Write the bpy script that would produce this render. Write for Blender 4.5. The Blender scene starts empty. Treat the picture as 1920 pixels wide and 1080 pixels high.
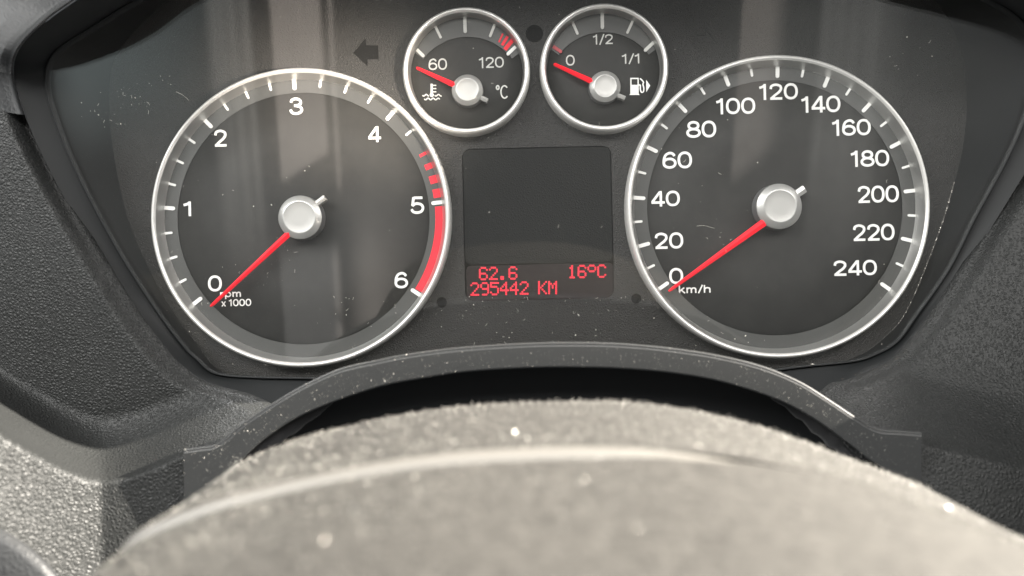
import bpy, bmesh, math, random
from mathutils import Matrix, Vector
import numpy as np

random.seed(7)
rng = np.random.default_rng(7)
scene = bpy.context.scene
COL = scene.collection
R = math.radians

# ------------------------------------------------------------------ camera
MM = 0.001
D0 = 260.0            # camera to instrument plane, mm
S0 = 0.18             # mm per photograph pixel on that plane
ROLL = R(1.3)
cam_d = bpy.data.cameras.new('camera')
cam = bpy.data.objects.new('camera', cam_d)
COL.objects.link(cam)
cam_d.sensor_width = 36.0
cam_d.lens = 36.0 * D0 / (1920 * S0)
cam_d.clip_start = 0.005
cam_d.clip_end = 50
cam.matrix_world = Matrix.Translation((0, -D0 * MM, 0)) @ Matrix.Rotation(R(90), 4, 'X') @ Matrix.Rotation(-ROLL, 4, 'Z')
cam_d.dof.use_dof = True
cam_d.dof.focus_distance = 0.255
cam_d.dof.aperture_fstop = 9.0
scene.camera = cam

# ------------------------------------------------------------------ world, sun, window light, added lamps, exposure
world = bpy.data.worlds.new('World')
scene.world = world
world.use_nodes = True
bg = world.node_tree.nodes['Background']
bg.inputs[0].default_value = (0.93, 0.97, 1.0, 1)
bg.inputs[1].default_value = 0.03

TO_SUN = Vector((1.0, -0.045, 0.47)).normalized()
sun_d = bpy.data.lights.new('sun', 'SUN')
sun_d.energy = 4.9
sun_d.angle = R(0.5)
sun_d.color = (1.0, 0.93, 0.83)
sun = bpy.data.objects.new('sun', sun_d)
COL.objects.link(sun)
sun.rotation_euler = TO_SUN.to_track_quat('Z', 'Y').to_euler()


def area(name, loc, target, sx, sy, power, color=(1, 1, 1)):
    d = bpy.data.lights.new(name, 'AREA')
    d.shape = 'RECTANGLE'
    d.size = sx * MM
    d.size_y = sy * MM
    d.energy = power
    d.color = color
    o = bpy.data.objects.new(name, d)
    COL.objects.link(o)
    o.location = Vector(loc) * MM
    v = (Vector(target) - Vector(loc)).normalized()
    o.rotation_euler = (-v).to_track_quat('Z', 'Y').to_euler()
    return o


# daylight through the side windows of the car
area('side_window_light', (-440, -370, 320), (0, 0, 10), 420, 240, .70, (1.0, 0.995, 0.97))
area('far_window_light', (520, -420, 340), (0, 0, 0), 360, 240, .36, (1.0, 0.97, 0.93))
area('rear_fill_light', (40, -620, 360), (0, 0, 20), 520, 150, .46, (1.0, 0.98, 0.95))  # added fill behind the camera, brightens the dials under the hood

# added spot stands in for bounced sun as a soft warm patch beside the tachometer
sp_d = bpy.data.lights.new('added_patch_spot', 'SPOT')
sp_d.energy = 2.7
sp_d.color = (1.0, .86, .72)
sp_d.spot_size = R(11.5)
sp_d.spot_blend = 1.0
sp_d.shadow_soft_size = .012
sp_o = bpy.data.objects.new('added_patch_spot', sp_d)
COL.objects.link(sp_o)
sp_o.location = (.17, -.27, -.02)
sp_o.rotation_euler = (Vector((.17, -.27, -.02)) - Vector((-.0600, .002, .066))).to_track_quat('Z', 'Y').to_euler()

# the clear lens leans towards the driver at its top
LEAN = R(8.2)
LENS_Y0 = -10.5


def lens_depth(z):
    return LENS_Y0 - math.tan(LEAN) * (z + 4)


def lens_hit(u, v):
    dx, dz = (u - 960) * S0, (540 - v) * S0
    c_, s_ = math.cos(-ROLL), math.sin(-ROLL)
    d = Vector((dx * c_ - dz * s_, D0, dx * s_ + dz * c_))
    # -D0 + t*D0 = LENS_Y0 - tan*(t*dz + 4)
    t = (LENS_Y0 - 4 * math.tan(LEAN) + D0) / (D0 + math.tan(LEAN) * d.z)
    return Vector((0, -D0, 0)) + d * t, d.normalized()


def glint(u0, u1, v0, v1, radiance, color, edge=(.06, .06), fade=(.02, .06), streak=0.0, T=420.0, slant=0.0):
    """added strip lamp behind the camera whose mirror image stands in the lens"""
    nrm = Vector((0, -math.cos(LEAN), -math.sin(LEAN)))

    def far(u, v):
        p, d = lens_hit(u, v)
        r = d - 2 * d.dot(nrm) * nrm
        return p + r * T / max(.3, -r.y)
    a, b, c_, e = far(u0, v0), far(u1, v0), far(u0, v1), far(u1, v1)
    ctr = (a + b + c_ + e) / 4
    X = ((b + e) - (a + c_)) / 2
    Z = ((a + b) - (c_ + e)) / 2
    w, h = X.length, Z.length
    X, Z = X.normalized(), Z.normalized()
    N = X.cross(Z).normalized()
    Z = N.cross(X)
    d = bpy.data.lights.new('reflection_strip_lamp', 'AREA')
    d.shape = 'RECTANGLE'
    d.size, d.size_y = w * MM, h * MM
    d.energy = radiance * math.pi * w * h * MM * MM
    d.color = color
    d.use_nodes = True
    nt = d.node_tree
    em = nt.nodes['Emission']
    g = nt.nodes.new('ShaderNodeNewGeometry')
    sp = nt.nodes.new('ShaderNodeSeparateXYZ')
    nt.links.new(g.outputs['Parametric'], sp.inputs[0])

    def ramp(sock, lo, hi):
        def one(a0, a1):
            r = nt.nodes.new('ShaderNodeMapRange')
            r.interpolation_type = 'SMOOTHSTEP'
            r.inputs[1].default_value, r.inputs[2].default_value = a0, a1
            nt.links.new(sock, r.inputs[0])
            return r.outputs[0]
        m = nt.nodes.new('ShaderNodeMath')
        m.operation = 'MULTIPLY'
        nt.links.new(one(0, max(lo, .001)), m.inputs[0])
        nt.links.new(one(1, 1 - max(hi, .001)), m.inputs[1])
        return m.outputs[0]
    m = nt.nodes.new('ShaderNodeMath')
    m.operation = 'MULTIPLY'
    nt.links.new(ramp(sp.outputs[0], *edge), m.inputs[0])
    sl = nt.nodes.new('ShaderNodeMath')
    sl.operation = 'MULTIPLY_ADD'
    nt.links.new(sp.outputs[0], sl.inputs[0])
    sl.inputs[1].default_value = slant
    nt.links.new(sp.outputs[1], sl.inputs[2])
    nt.links.new(ramp(sl.outputs[0], *fade), m.inputs[1])
    res = m.outputs[0]
    if streak:
        mp = nt.nodes.new('ShaderNodeMapping')
        mp.inputs['Scale'].default_value = (14, .5, 1)
        nt.links.new(g.outputs['Parametric'], mp.inputs[0])
        n_ = nt.nodes.new('ShaderNodeTexNoise')
        n_.inputs['Scale'].default_value = 1.0
        n_.inputs['Detail'].default_value = 4
        nt.links.new(mp.outputs[0], n_.inputs['Vector'])
        r = nt.nodes.new('ShaderNodeMapRange')
        r.inputs[1].default_value, r.inputs[2].default_value = .3, .7
        r.inputs[3].default_value = 1 - streak
        nt.links.new(n_.outputs['Fac'], r.inputs[0])
        m3 = nt.nodes.new('ShaderNodeMath')
        m3.operation = 'MULTIPLY'
        nt.links.new(res, m3.inputs[0])
        nt.links.new(r.outputs[0], m3.inputs[1])
        res = m3.outputs[0]
    nt.links.new(res, em.inputs['Strength'])
    o = bpy.data.objects.new('reflection_strip_lamp', d)
    COL.objects.link(o)
    M = Matrix((X, Z, N)).transposed()
    if (M @ Vector((0, 0, -1))).y < 0:                # lamps shine along -Z: turn towards the dials
        M = Matrix((-X, Z, -N)).transposed()
    o.matrix_world = Matrix.Translation(ctr * MM) @ M.to_4x4()


WARM = (1.0, 0.88, 0.78)
glint(512, 612, -60, 352, .30, WARM, (.05, .10), (.05, .01), slant=-.15)
glint(618, 634, -60, 372, .22, WARM, (.4, .5), (.1, .01))
glint(395, 492, -60, 560, .20, (1, .96, .88), (.25, .12), (.5, .01), .7)
glint(636, 838, 300, 720, .22, WARM, (.3, .8), (.1, .5))
glint(528, 640, 440, 715, .11, (1, .97, .93), (.04, .06), (.05, .2))
glint(622, 648, 440, 715, .16, WARM, (.5, .5), (.05, .2))
glint(60, 520, -110, 330, .15, (.84, 1.0, .99), (.2, .7), (.5, .1))  # broad added lamp, lifts the dark lens corner to a haze
glint(1240, 1960, -110, 330, .05, (.97, 1.0, .94), (.4, .4), (.5, .3))  # fainter added lamp doing the same on the speedometer side
glint(1382, 1478, -60, 362, .15, WARM, (.03, .5), (.12, .01), slant=-.2)
glint(1515, 1700, -60, 520, .11, (1, .98, .92), (.08, .5), (.5, .01), .6)

vs = scene.view_settings
vs.view_transform = 'Standard'
vs.look = 'None'
vs.exposure = 3.0
vs.gamma = 1.0
vs.use_curve_mapping = False
scene.render.engine = 'CYCLES'
scene.cycles.use_denoising = True
scene.cycles.max_bounces = 5
scene.cycles.diffuse_bounces = 2
scene.cycles.glossy_bounces = 3
scene.cycles.transparent_max_bounces = 12
scene.cycles.sample_clamp_indirect = 4.0


# ------------------------------------------------------------------ helpers
def P(u, v, y):
    """photograph pixel (1920x1080) at depth y mm -> world point in mm"""
    k = S0 * (D0 + y) / D0
    a, b = (u - 960) * k, (540 - v) * k
    c, s = math.cos(-ROLL), math.sin(-ROLL)
    return Vector((a * c - b * s, y, a * s + b * c))


def PN(U, V, Y):
    k = S0 * (D0 + Y) / D0
    a, b = (U - 960) * k, (540 - V) * k
    c, s = math.cos(-ROLL), math.sin(-ROLL)
    return np.stack([a * c - b * s, Y + 0 * a, a * s + b * c], -1)


class MB:
    def __init__(self):
        self.v, self.f, self.sm = [], [], []

    def add(self, vs_, fs, smooth=False):
        n = len(self.v)
        self.v += [tuple(p) for p in vs_]
        self.f += [tuple(i + n for i in f) for f in fs]
        self.sm += [smooth] * len(fs)
        return self

    def prism(self, pts, y0, y1, top=True):
        """polygon in (x, z), counter-clockwise seen from -y, from y0 (front) to y1 (back)"""
        n = len(pts)
        V = [(x, y0, z) for x, z in pts] + [(x, y1, z) for x, z in pts]
        F = [tuple(range(n))] + [tuple(range(2 * n - 1, n - 1, -1))]
        F += [(i, i + n, (i + 1) % n + n, (i + 1) % n) for i in range(n)]
        return self.add(V, F)

    def revolve(self, prof, n=96, cx=0, cz=0, closed=False, smooth=True, a0=0, a1=2 * math.pi):
        """prof: list of (r, y); around the y axis"""
        full = abs(a1 - a0 - 2 * math.pi) < 1e-6
        m = n if full else n + 1
        V = []
        for i in range(m):
            a = a0 + (a1 - a0) * i / n
            for r, y in prof:
                V.append((cx + r * math.sin(a), y, cz + r * math.cos(a)))
        k = len(prof)
        F = []
        for i in range(n):
            j = (i + 1) % m
            for q in range(k - 1 if not closed else k):
                q2 = (q + 1) % k
                F.append((i * k + q, i * k + q2, j * k + q2, j * k + q))
        return self.add(V, F, smooth)

    def grid(self, A, smooth=True, loop=False, flip=False):
        n, m = A.shape[:2]
        V = A.reshape(-1, 3)
        F = []
        for i in range(n - 1):
            for j in range(m if loop else m - 1):
                q = (i * m + j, i * m + (j + 1) % m, (i + 1) * m + (j + 1) % m, (i + 1) * m + j)
                F.append(q[::-1] if flip else q)
        return self.add(V, F, smooth)

    def tube(self, pts, r, n=6, taper=None):
        pts = [Vector(p) for p in pts]
        V = []
        for i, p in enumerate(pts):
            t = (pts[min(i + 1, len(pts) - 1)] - pts[max(i - 1, 0)]).normalized()
            up = Vector((0, -1, 0)) if abs(t.y) < .9 else Vector((1, 0, 0))
            a = t.cross(up).normalized()
            b = a.cross(t)
            rr = r * (taper[i] if taper else 1)
            for q in range(n):
                w = 2 * math.pi * q / n
                V.append(p + a * rr * math.cos(w) + b * rr * math.sin(w))
        F = []
        for i in range(len(pts) - 1):
            for q in range(n):
                F.append((i * n + q, i * n + (q + 1) % n, (i + 1) * n + (q + 1) % n, (i + 1) * n + q))
        F += [tuple(range(n)), tuple(range(len(V) - 1, len(V) - 1 - n, -1))]
        return self.add(V, F, True)

    def ribbon(self, pts, w, y, th=0.12, joinround=False):
        """flat stroke of width w along (x, z) polyline with its front at depth y"""
        p = np.array(pts, float)
        closed = np.allclose(p[0], p[-1])
        if closed:
            p = p[:-1]
            t = np.roll(p, -1, 0) - np.roll(p, 1, 0)
        else:
            t = np.gradient(p, axis=0)
        t /= np.linalg.norm(t, axis=1)[:, None] + 1e-9
        nrm = np.stack([-t[:, 1], t[:, 0]], 1)
        wv = w / 2 * np.ones(len(p))
        if not closed:                                # keep the width at corners
            for i in range(1, len(p) - 1):
                d1 = p[i] - p[i - 1]
                d1 = d1 / np.linalg.norm(d1)
                c = abs(np.dot(np.array([-d1[1], d1[0]]), nrm[i]))
                wv[i] = w / 2 / max(c, .6)
        L, Q = p + nrm * wv[:, None], p - nrm * wv[:, None]
        n = len(p)
        V = [(a[0], y, a[1]) for a in L] + [(a[0], y, a[1]) for a in Q] + \
            [(a[0], y + th, a[1]) for a in L] + [(a[0], y + th, a[1]) for a in Q]
        F = []
        for i in range(n if closed else n - 1):
            j = (i + 1) % n
            F += [(i, n + i, n + j, j), (i, j, 2 * n + j, 2 * n + i), (n + j, n + i, 3 * n + i, 3 * n + j)]
        if not closed:
            F += [(0, 2 * n, 3 * n, n), (n - 1, 2 * n - 1, 4 * n - 1, 3 * n - 1)]
        return self.add(V, F)

    def mesh(self, name):
        me = bpy.data.meshes.new(name)
        me.from_pydata([(a * MM, b * MM, c * MM) for a, b, c in self.v], [], self.f)
        me.polygons.foreach_set('use_smooth', self.sm)
        bm = bmesh.new()
        bm.from_mesh(me)
        bmesh.ops.recalc_face_normals(bm, faces=bm.faces)
        bm.to_mesh(me)
        bm.free()
        me.update()
        return me


def link(name, data, parent=None, loc=None, roty=None):
    o = bpy.data.objects.new(name, data)
    COL.objects.link(o)
    if loc is not None:
        o.location = Vector(loc) * MM
    if roty is not None:
        o.rotation_euler = (0, roty, 0)
    if parent is not None:
        o.parent = parent
        o.matrix_parent_inverse = WORLD[parent.name].inverted()
    M = Matrix.Identity(4)
    if loc is not None:
        M = Matrix.Translation(o.location)
    if roty is not None:
        M = M @ Matrix.Rotation(roty, 4, 'Y')
    WORLD[o.name] = M
    return o


WORLD = {}


def obj(name, mb, m, parent=None, loc=None, roty=None):
    me = mb.mesh(name) if isinstance(mb, MB) else mb
    if m is not None and not me.materials:
        me.materials.append(m)
    return link(name, me, parent, loc, roty)


def thing(name, label, cat, loc):
    o = link(name, None, None, loc)
    o.empty_display_size = 0.01
    o['label'], o['category'] = label, cat
    return o


def catmull(pts, n, closed=False):
    """n points along a Catmull-Rom curve through pts (any dimension), even in parameter"""
    p = np.array(pts, float)
    m = len(p)
    if closed:
        q = np.vstack([p[-1], p, p[0], p[1]])
        segs = m
    else:
        q = np.vstack([2 * p[0] - p[1], p, 2 * p[-1] - p[-2]])
        segs = m - 1
    t = np.linspace(0, segs, n, endpoint=not closed)
    i = np.minimum(t.astype(int), segs - 1)
    f = (t - i)[:, None]
    a, b, c, d = q[i], q[i + 1], q[i + 2], q[i + 3]
    return .5 * (2 * b + (c - a) * f + (2 * a - 5 * b + 4 * c - d) * f ** 2 + (3 * b - a - 3 * c + d) * f ** 3)


# ------------------------------------------------------------------ materials
def mat(name, col, rough=.5, metal=0., spec=.5, bump=None, vary=None, emit=None, sheen=0, coat=0):
    """bump: list of (kind, scale, strength, distance); vary: (scale, amount)"""
    m = bpy.data.materials.new(name)
    m.use_nodes = True
    nt = m.node_tree
    b = nt.nodes['Principled BSDF']
    b.inputs['Base Color'].default_value = (*col, 1)
    b.inputs['Roughness'].default_value = rough
    b.inputs['Metallic'].default_value = metal
    b.inputs['Specular IOR Level'].default_value = spec
    if coat:
        b.inputs['Coat Weight'].default_value = coat
        b.inputs['Coat Roughness'].default_value = .15
    if sheen:
        b.inputs['Sheen Weight'].default_value = sheen
        b.inputs['Sheen Roughness'].default_value = .5
    if emit:
        b.inputs['Emission Color'].default_value = (*emit[0], 1)
        b.inputs['Emission Strength'].default_value = emit[1]
    tc = nt.nodes.new('ShaderNodeTexCoord')
    prev = None
    for kind, sc, st, dist in bump or []:
        if kind == 'noise':
            t = nt.nodes.new('ShaderNodeTexNoise')
            t.inputs['Scale'].default_value = sc
            t.inputs['Detail'].default_value = 2
            t.inputs['Roughness'].default_value = .6
            out = t.outputs['Fac']
            nt.links.new(tc.outputs['Object'], t.inputs['Vector'])
        else:                                       # leather pebbles, warped
            w = nt.nodes.new('ShaderNodeTexNoise')
            w.inputs['Scale'].default_value = sc * .7
            w.inputs['Detail'].default_value = 2
            nt.links.new(tc.outputs['Object'], w.inputs['Vector'])
            mx = nt.nodes.new('ShaderNodeVectorMath')
            mx.operation = 'MULTIPLY_ADD'
            mx.inputs[1].default_value = (1.1 / sc,) * 3
            nt.links.new(w.outputs['Color'], mx.inputs[0])
            nt.links.new(tc.outputs['Object'], mx.inputs[2])
            t = nt.nodes.new('ShaderNodeTexVoronoi')
            t.feature = 'DISTANCE_TO_EDGE'
            t.inputs['Scale'].default_value = sc
            nt.links.new(mx.outputs[0], t.inputs['Vector'])
            r = nt.nodes.new('ShaderNodeMapRange')
            r.interpolation_type = 'SMOOTHSTEP'
            r.inputs[1].default_value = 0.0
            r.inputs[2].default_value = .42
            nt.links.new(t.outputs['Distance'], r.inputs[0])
            out = r.outputs[0]
        bp = nt.nodes.new('ShaderNodeBump')
        bp.inputs['Strength'].default_value = st
        bp.inputs['Distance'].default_value = dist
        nt.links.new(out, bp.inputs['Height'])
        if prev:
            nt.links.new(prev, bp.inputs['Normal'])
        prev = bp.outputs['Normal']
    if prev:
        nt.links.new(prev, b.inputs['Normal'])
    if vary:
        t = nt.nodes.new('ShaderNodeTexNoise')
        t.inputs['Scale'].default_value = vary[0]
        t.inputs['Detail'].default_value = 6
        t.inputs['Roughness'].default_value = .65
        nt.links.new(tc.outputs['Object'], t.inputs['Vector'])
        rp = nt.nodes.new('ShaderNodeValToRGB')
        lo = [max(0, c * (1 - vary[1])) for c in col]
        hi = [min(1, c * (1 + vary[1])) for c in col]
        rp.color_ramp.elements[0].position = .3
        rp.color_ramp.elements[1].position = .7
        rp.color_ramp.elements[0].color = (*lo, 1)
        rp.color_ramp.elements[1].color = (*hi, 1)
        nt.links.new(t.outputs['Fac'], rp.inputs[0])
        nt.links.new(rp.outputs[0], b.inputs['Base Color'])
    return m


def speckle(m, scale, thresh, col, scale2=None):
    """fine settled dust: small pale specks over a material's own colour"""
    nt = m.node_tree
    b = nt.nodes['Principled BSDF']
    tc = nt.nodes.new('ShaderNodeTexCoord')
    t = nt.nodes.new('ShaderNodeTexNoise')
    t.inputs['Scale'].default_value = scale
    t.inputs['Detail'].default_value = 3
    t.inputs['Roughness'].default_value = .7
    nt.links.new(tc.outputs['Object'], t.inputs['Vector'])
    r = nt.nodes.new('ShaderNodeMapRange')
    r.inputs[1].default_value = thresh
    r.inputs[2].default_value = thresh + .1
    nt.links.new(t.outputs['Fac'], r.inputs[0])
    mx = nt.nodes.new('ShaderNodeMix')
    mx.data_type = 'RGBA'
    src = b.inputs['Base Color']
    if src.is_linked:
        nt.links.new(src.links[0].from_socket, mx.inputs[6])
    else:
        mx.inputs[6].default_value = src.default_value
    mx.inputs[7].default_value = (*col, 1)
    nt.links.new(r.outputs[0], mx.inputs[0])
    nt.links.new(mx.outputs[2], src)
    return m


M_mask = mat('mask_plastic', (.029, .0284, .0272), .5, spec=.2, bump=[('leather', 1250, .8, .0002)])
M_panel = mat('display_black', (.009, .0095, .009), .5, spec=.1, bump=[('leather', 1250, .5, .0001)])
M_face = mat('dial_black', (.024, .0237, .0220), .6, spec=.25, bump=[('noise', 3000, .1, .00003)], vary=(150, .15))
M_band = mat('dial_grey', (.052, .053, .050), .5)
M_ring = mat('satin_silver', (.86, .85, .82), .28, .45, bump=[('noise', 4000, .12, .00003)])
M_wall = mat('smoked_silver', (.56, .56, .545), .36, .85)
M_white = mat('print_white', (.80, .80, .775), .5)
M_dim = mat('print_grey', (.56, .56, .53), .5)
M_red = mat('print_red', (.84, .035, .055), .6, spec=.2)
M_redim = mat('print_red_dim', (.42, .03, .04), .5)
M_needle = mat('needle_red', (.80, .008, .02), .5, spec=.2, emit=((1, .012, .03), .045))
M_hub = mat('hub_silver', (.46, .46, .445), .36, .6, bump=[('noise', 5000, .06, .00002)])
M_cap = mat('cap_silver', (.42, .417, .40), .45, .35)
M_hubside = mat('hub_side_grey', (.22, .22, .22), .4, .4)
M_black = mat('gloss_black', (.010, .011, .011), .22)
M_pit = mat('deep_black', (.004, .004, .004), .8, spec=.05)
M_cavity = mat('cavity_shade', (.016, .017, .018), .7, spec=.2)  # near-black stands in for shade in the gap under the trim
M_lcd = mat('lcd_glass', (.014, .009, .009), .25)
M_dot = mat('lcd_red', (.3, .005, .015), .5, emit=((1.0, .010, .04), .14))
M_frame = mat('frame_black', (.011, .012, .0125), .5, spec=.2, bump=[('noise', 2500, .1, .00003)])
M_leather = mat('dash_leather', (.0175, .0183, .0180), .48, spec=.3, vary=(30, .12),
                bump=[('leather', 980, .7, .00027), ('noise', 1500, .28, .00017)])
M_hood = mat('hood_leather', (.019, .020, .021), .55, bump=[('leather', 700, .5, .00015)])
M_trim = speckle(mat('trim_plastic', (.026, .027, .027), .45, bump=[('noise', 3200, .25, .00005)]),
                 1500, .66, (.3, .29, .27))
M_cover = mat('column_flock', (.050, .0475, .043), .85, spec=.3, vary=(420, .45),
              bump=[('noise', 900, .9, .0005), ('noise', 3600, .5, .0002)])
M_bead = mat('bead_highlight', (.15, .143, .13), .4)  # paler than the shells: the seam's highlight is put into the colour
M_boot = mat('boot_fabric', (.016, .016, .017), .8, sheen=.15, bump=[('noise', 2500, .5, .0001)])
M_dust = mat('dust_pale', (.62, .59, .53), .6)
M_grime = mat('dust_grey', (.34, .33, .30), .7)
M_dust2 = mat('dust_brown', (.26, .22, .18), .8)
M_glit = mat('glint_flake', (.55, .53, .48), .4, .6)
M_flake = mat('dust_flake', (.30, .29, .265), .5)


def lens_mat():
    m = bpy.data.materials.new('clear_lens')
    m.use_nodes = True
    nt = m.node_tree
    nt.nodes.clear()
    out = nt.nodes.new('ShaderNodeOutputMaterial')
    tr = nt.nodes.new('ShaderNodeBsdfTransparent')
    gl = nt.nodes.new('ShaderNodeBsdfGlossy')
    gl.inputs['Roughness'].default_value = .012
    fr = nt.nodes.new('ShaderNodeFresnel')
    fr.inputs['IOR'].default_value = 1.42
    m1 = nt.nodes.new('ShaderNodeMixShader')
    nt.links.new(fr.outputs[0], m1.inputs[0])
    nt.links.new(tr.outputs[0], m1.inputs[1])
    nt.links.new(gl.outputs[0], m1.inputs[2])
    df = nt.nodes.new('ShaderNodeBsdfDiffuse')          # thin film of dust
    df.inputs['Color'].default_value = (.75, .75, .70, 1)
    tc = nt.nodes.new('ShaderNodeTexCoord')
    n = nt.nodes.new('ShaderNodeTexNoise')
    n.inputs['Scale'].default_value = 22
    n.inputs['Detail'].default_value = 4
    nt.links.new(tc.outputs['Object'], n.inputs['Vector'])
    r = nt.nodes.new('ShaderNodeMapRange')
    r.inputs[1].default_value, r.inputs[2].default_value = .25, .75
    r.inputs[3].default_value, r.inputs[4].default_value = .003, .010
    nt.links.new(n.outputs['Fac'], r.inputs[0])
    m2 = nt.nodes.new('ShaderNodeMixShader')
    nt.links.new(r.outputs[0], m2.inputs[0])
    nt.links.new(m1.outputs[0], m2.inputs[1])
    nt.links.new(df.outputs[0], m2.inputs[2])
    nt.links.new(m2.outputs[0], out.inputs['Surface'])
    return m


M_lens = lens_mat()

# ------------------------------------------------------------------ outlines shared by lens, frame and dashboard
Y_MASK, Y_FACE = 2.0, 1.2


def PL(u, v, off=0.0):
    p = lens_hit(u, v)[0]
    return P(u, v, p.y + off)


PAIRS = [  # lens outline u, v | dashboard edge u, v, y   (clockwise from the bottom)
    (960, 722, 960, 790, -20), (700, 716, 700, 790, -20), (600, 712, 570, 792, -19), (467, 709, 478, 765, -16),
    (400, 701, 377, 720, -14), (367, 675, 333, 690, -14), (340, 648, 305, 662, -14), (287, 577, 243, 578, -14),
    (213, 460, 165, 450, -14), (140, 320, 95, 325, -14), (98, 215, 45, 215, -16), (84, 150, 25, 140, -24),
    (103, 97, 37, 90, -44), (180, 45, 85, 40, -56), (253, 0, 140, 0, -60), (400, -80, 280, -95, -64),
    (700, -150, 640, -215, -66), (960, -165, 960, -240, -66), (1250, -150, 1290, -215, -66),
    (1550, -95, 1610, -140, -62), (1750, -40, 1800, -70, -58), (1873, 7, 1915, -20, -50), (1935, 65, 1985, 45, -35),
    (1945, 140, 2005, 125, -20), (1925, 220, 1985, 222, -15), (1890, 300, 1937, 302, -14), (1830, 411, 1870, 411, -14),
    (1783, 504, 1812, 505, -14), (1723, 590, 1757, 590, -14), (1685, 641, 1711, 649, -14), (1643, 666, 1672, 683, -14),
    (1600, 679, 1600, 715, -14), (1500, 690, 1540, 768, -17), (1300, 714, 1300, 790, -19)]
NP = len(PAIRS)
LOOP = catmull(PAIRS, NP * 8, closed=True)
LOOP[:, 4] = np.where(LOOP[:, 4] < -25, -25 + (LOOP[:, 4] + 25) * .6, LOOP[:, 4])
lens_uv = LOOP[:, :2]
edge_uvy = LOOP[:, 2:].copy()
edge_uvy[:, 2] = np.minimum(edge_uvy[:, 2], np.array([PL(u, v).y for u, v in lens_uv]) - 3.0)

# ------------------------------------------------------------------ instrument cluster
cluster = thing('instrument_cluster', 'black car instrument cluster with four silver-ringed dials and a small red display',
                'instrument cluster', (0, 0, -32))
PAR = cluster

# mask panel with openings
MASK_UV = [(960, 735), (600, 722), (470, 712), (405, 690), (365, 640), (325, 585), (277, 500), (240, 410), (215, 300),
           (205, 200), (215, 110), (290, 20), (420, -90), (700, -160), (960, -175), (1250, -160), (1550, -100),
           (1720, -30), (1790, 60), (1812, 160), (1808, 260), (1788, 350), (1760, 440), (1706, 573), (1664, 628),
           (1600, 672), (1500, 700), (1300, 730)]
mask_loop = catmull(MASK_UV, len(MASK_UV) * 4, closed=True)


def rounded(u0, v0, u1, v1, r, n=6):
    pts = []
    for cu, cv, a in ((u1 - r, v0 + r, -90), (u1 - r, v1 - r, 0), (u0 + r, v1 - r, 90), (u0 + r, v0 + r, 180)):
        for i in range(n + 1):
            w = R(a + 90 * i / n)
            pts.append((cu + r * math.cos(w), cv + r * math.sin(w)))
    return pts


def tilt(pts, cu, cv, a=-ROLL):
    c, s = math.cos(a), math.sin(a)
    return [(cu + (u - cu) * c - (v - cv) * s, cv + (u - cu) * s + (v - cv) * c) for u, v in pts]


def disc_uv(cu, cv, r, n=24):
    return [(cu + r * math.cos(2 * math.pi * i / n), cv + r * math.sin(2 * math.pi * i / n)) for i in range(n)]


LCDC = (1010, 418)
lcd_win = tilt(rounded(869, 276, 1149, 562, 17), *LCDC)
arrow_l = [(662, 99), (685, 72), (687, 85), (709, 85), (710, 111), (689, 111), (689, 124)]
arrow_r = [(1345, 80), (1323, 53), (1321, 66), (1300, 66), (1299, 92), (1320, 92), (1320, 106)]
holes = [lcd_win, disc_uv(1002, 63, 16.5), disc_uv(828, 567, 10), disc_uv(1193, 560, 9.5), arrow_l, arrow_r]


def plate_with_holes(outer, inner, y):
    bm = bmesh.new()
    edges = []
    for loop in [outer] + inner:
        vs_ = [bm.verts.new(P(u, v, y)) for u, v in loop]
        for i in range(len(vs_)):
            edges.append(bm.edges.new((vs_[i], vs_[(i + 1) % len(vs_)])))
    bmesh.ops.triangle_fill(bm, edges=edges, use_beauty=True, use_dissolve=False)
    bm.verts.index_update()
    mb = MB()
    mb.add([v.co[:] for v in bm.verts], [tuple(v.index for v in f.verts) for f in bm.faces])
    bm.free()
    return mb


mask = plate_with_holes([tuple(p) for p in mask_loop], holes, Y_MASK)


def well(mb, loop, y0, y1, inset=0):
    cu = sum(p[0] for p in loop) / len(loop)
    cv = sum(p[1] for p in loop) / len(loop)
    A = [P(u, v, y0) for u, v in loop]
    B = [Vector((a.x, y1, a.z)) for a in A]
    n = len(A)
    mb.add(A + B, [(i, (i + 1) % n, (i + 1) % n + n, i + n) for i in range(n)])
    return B


o_mask = obj('mask_panel', mask, M_mask, PAR)
wallm = MB()
# sloping reveal from the mask's edge up to the lens edge
ml = catmull(mask_loop, 400, True)
ll = catmull(lens_uv, 400, True)


def by_angle(L, n=360):
    a = np.unwrap(np.arctan2(L[:, 1] - 330, L[:, 0] - 960))
    if a[-1] < a[0]:
        L, a = L[::-1], a[::-1]
    i0 = np.argmin(np.mod(a, 2 * np.pi))
    L = np.roll(L, -i0, 0)
    a = np.unwrap(np.arctan2(L[:, 1] - 330, L[:, 0] - 960))
    a -= 2 * np.pi * np.floor(a[0] / (2 * np.pi))
    t = np.linspace(0, 2 * np.pi, n, endpoint=False)
    ax = np.concatenate([a - 2 * np.pi, a, a + 2 * np.pi])
    Lx = np.vstack([L, L, L])
    return np.stack([np.interp(t, ax, Lx[:, 0]), np.interp(t, ax, Lx[:, 1])], 1)


ma, la = by_angle(ml), by_angle(ll)
rows = [PN(ma[:, 0], ma[:, 1], np.full(360, Y_MASK - .02)),
        PN(ma[:, 0] * .97 + la[:, 0] * .03, ma[:, 1] * .97 + la[:, 1] * .03, np.full(360, Y_MASK - .8)),
        np.array([tuple(PL(u, v, 1.7)) for u, v in la])]
obj('mask_reveal', MB().grid(np.stack(rows), loop=True), M_frame, PAR)

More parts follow.
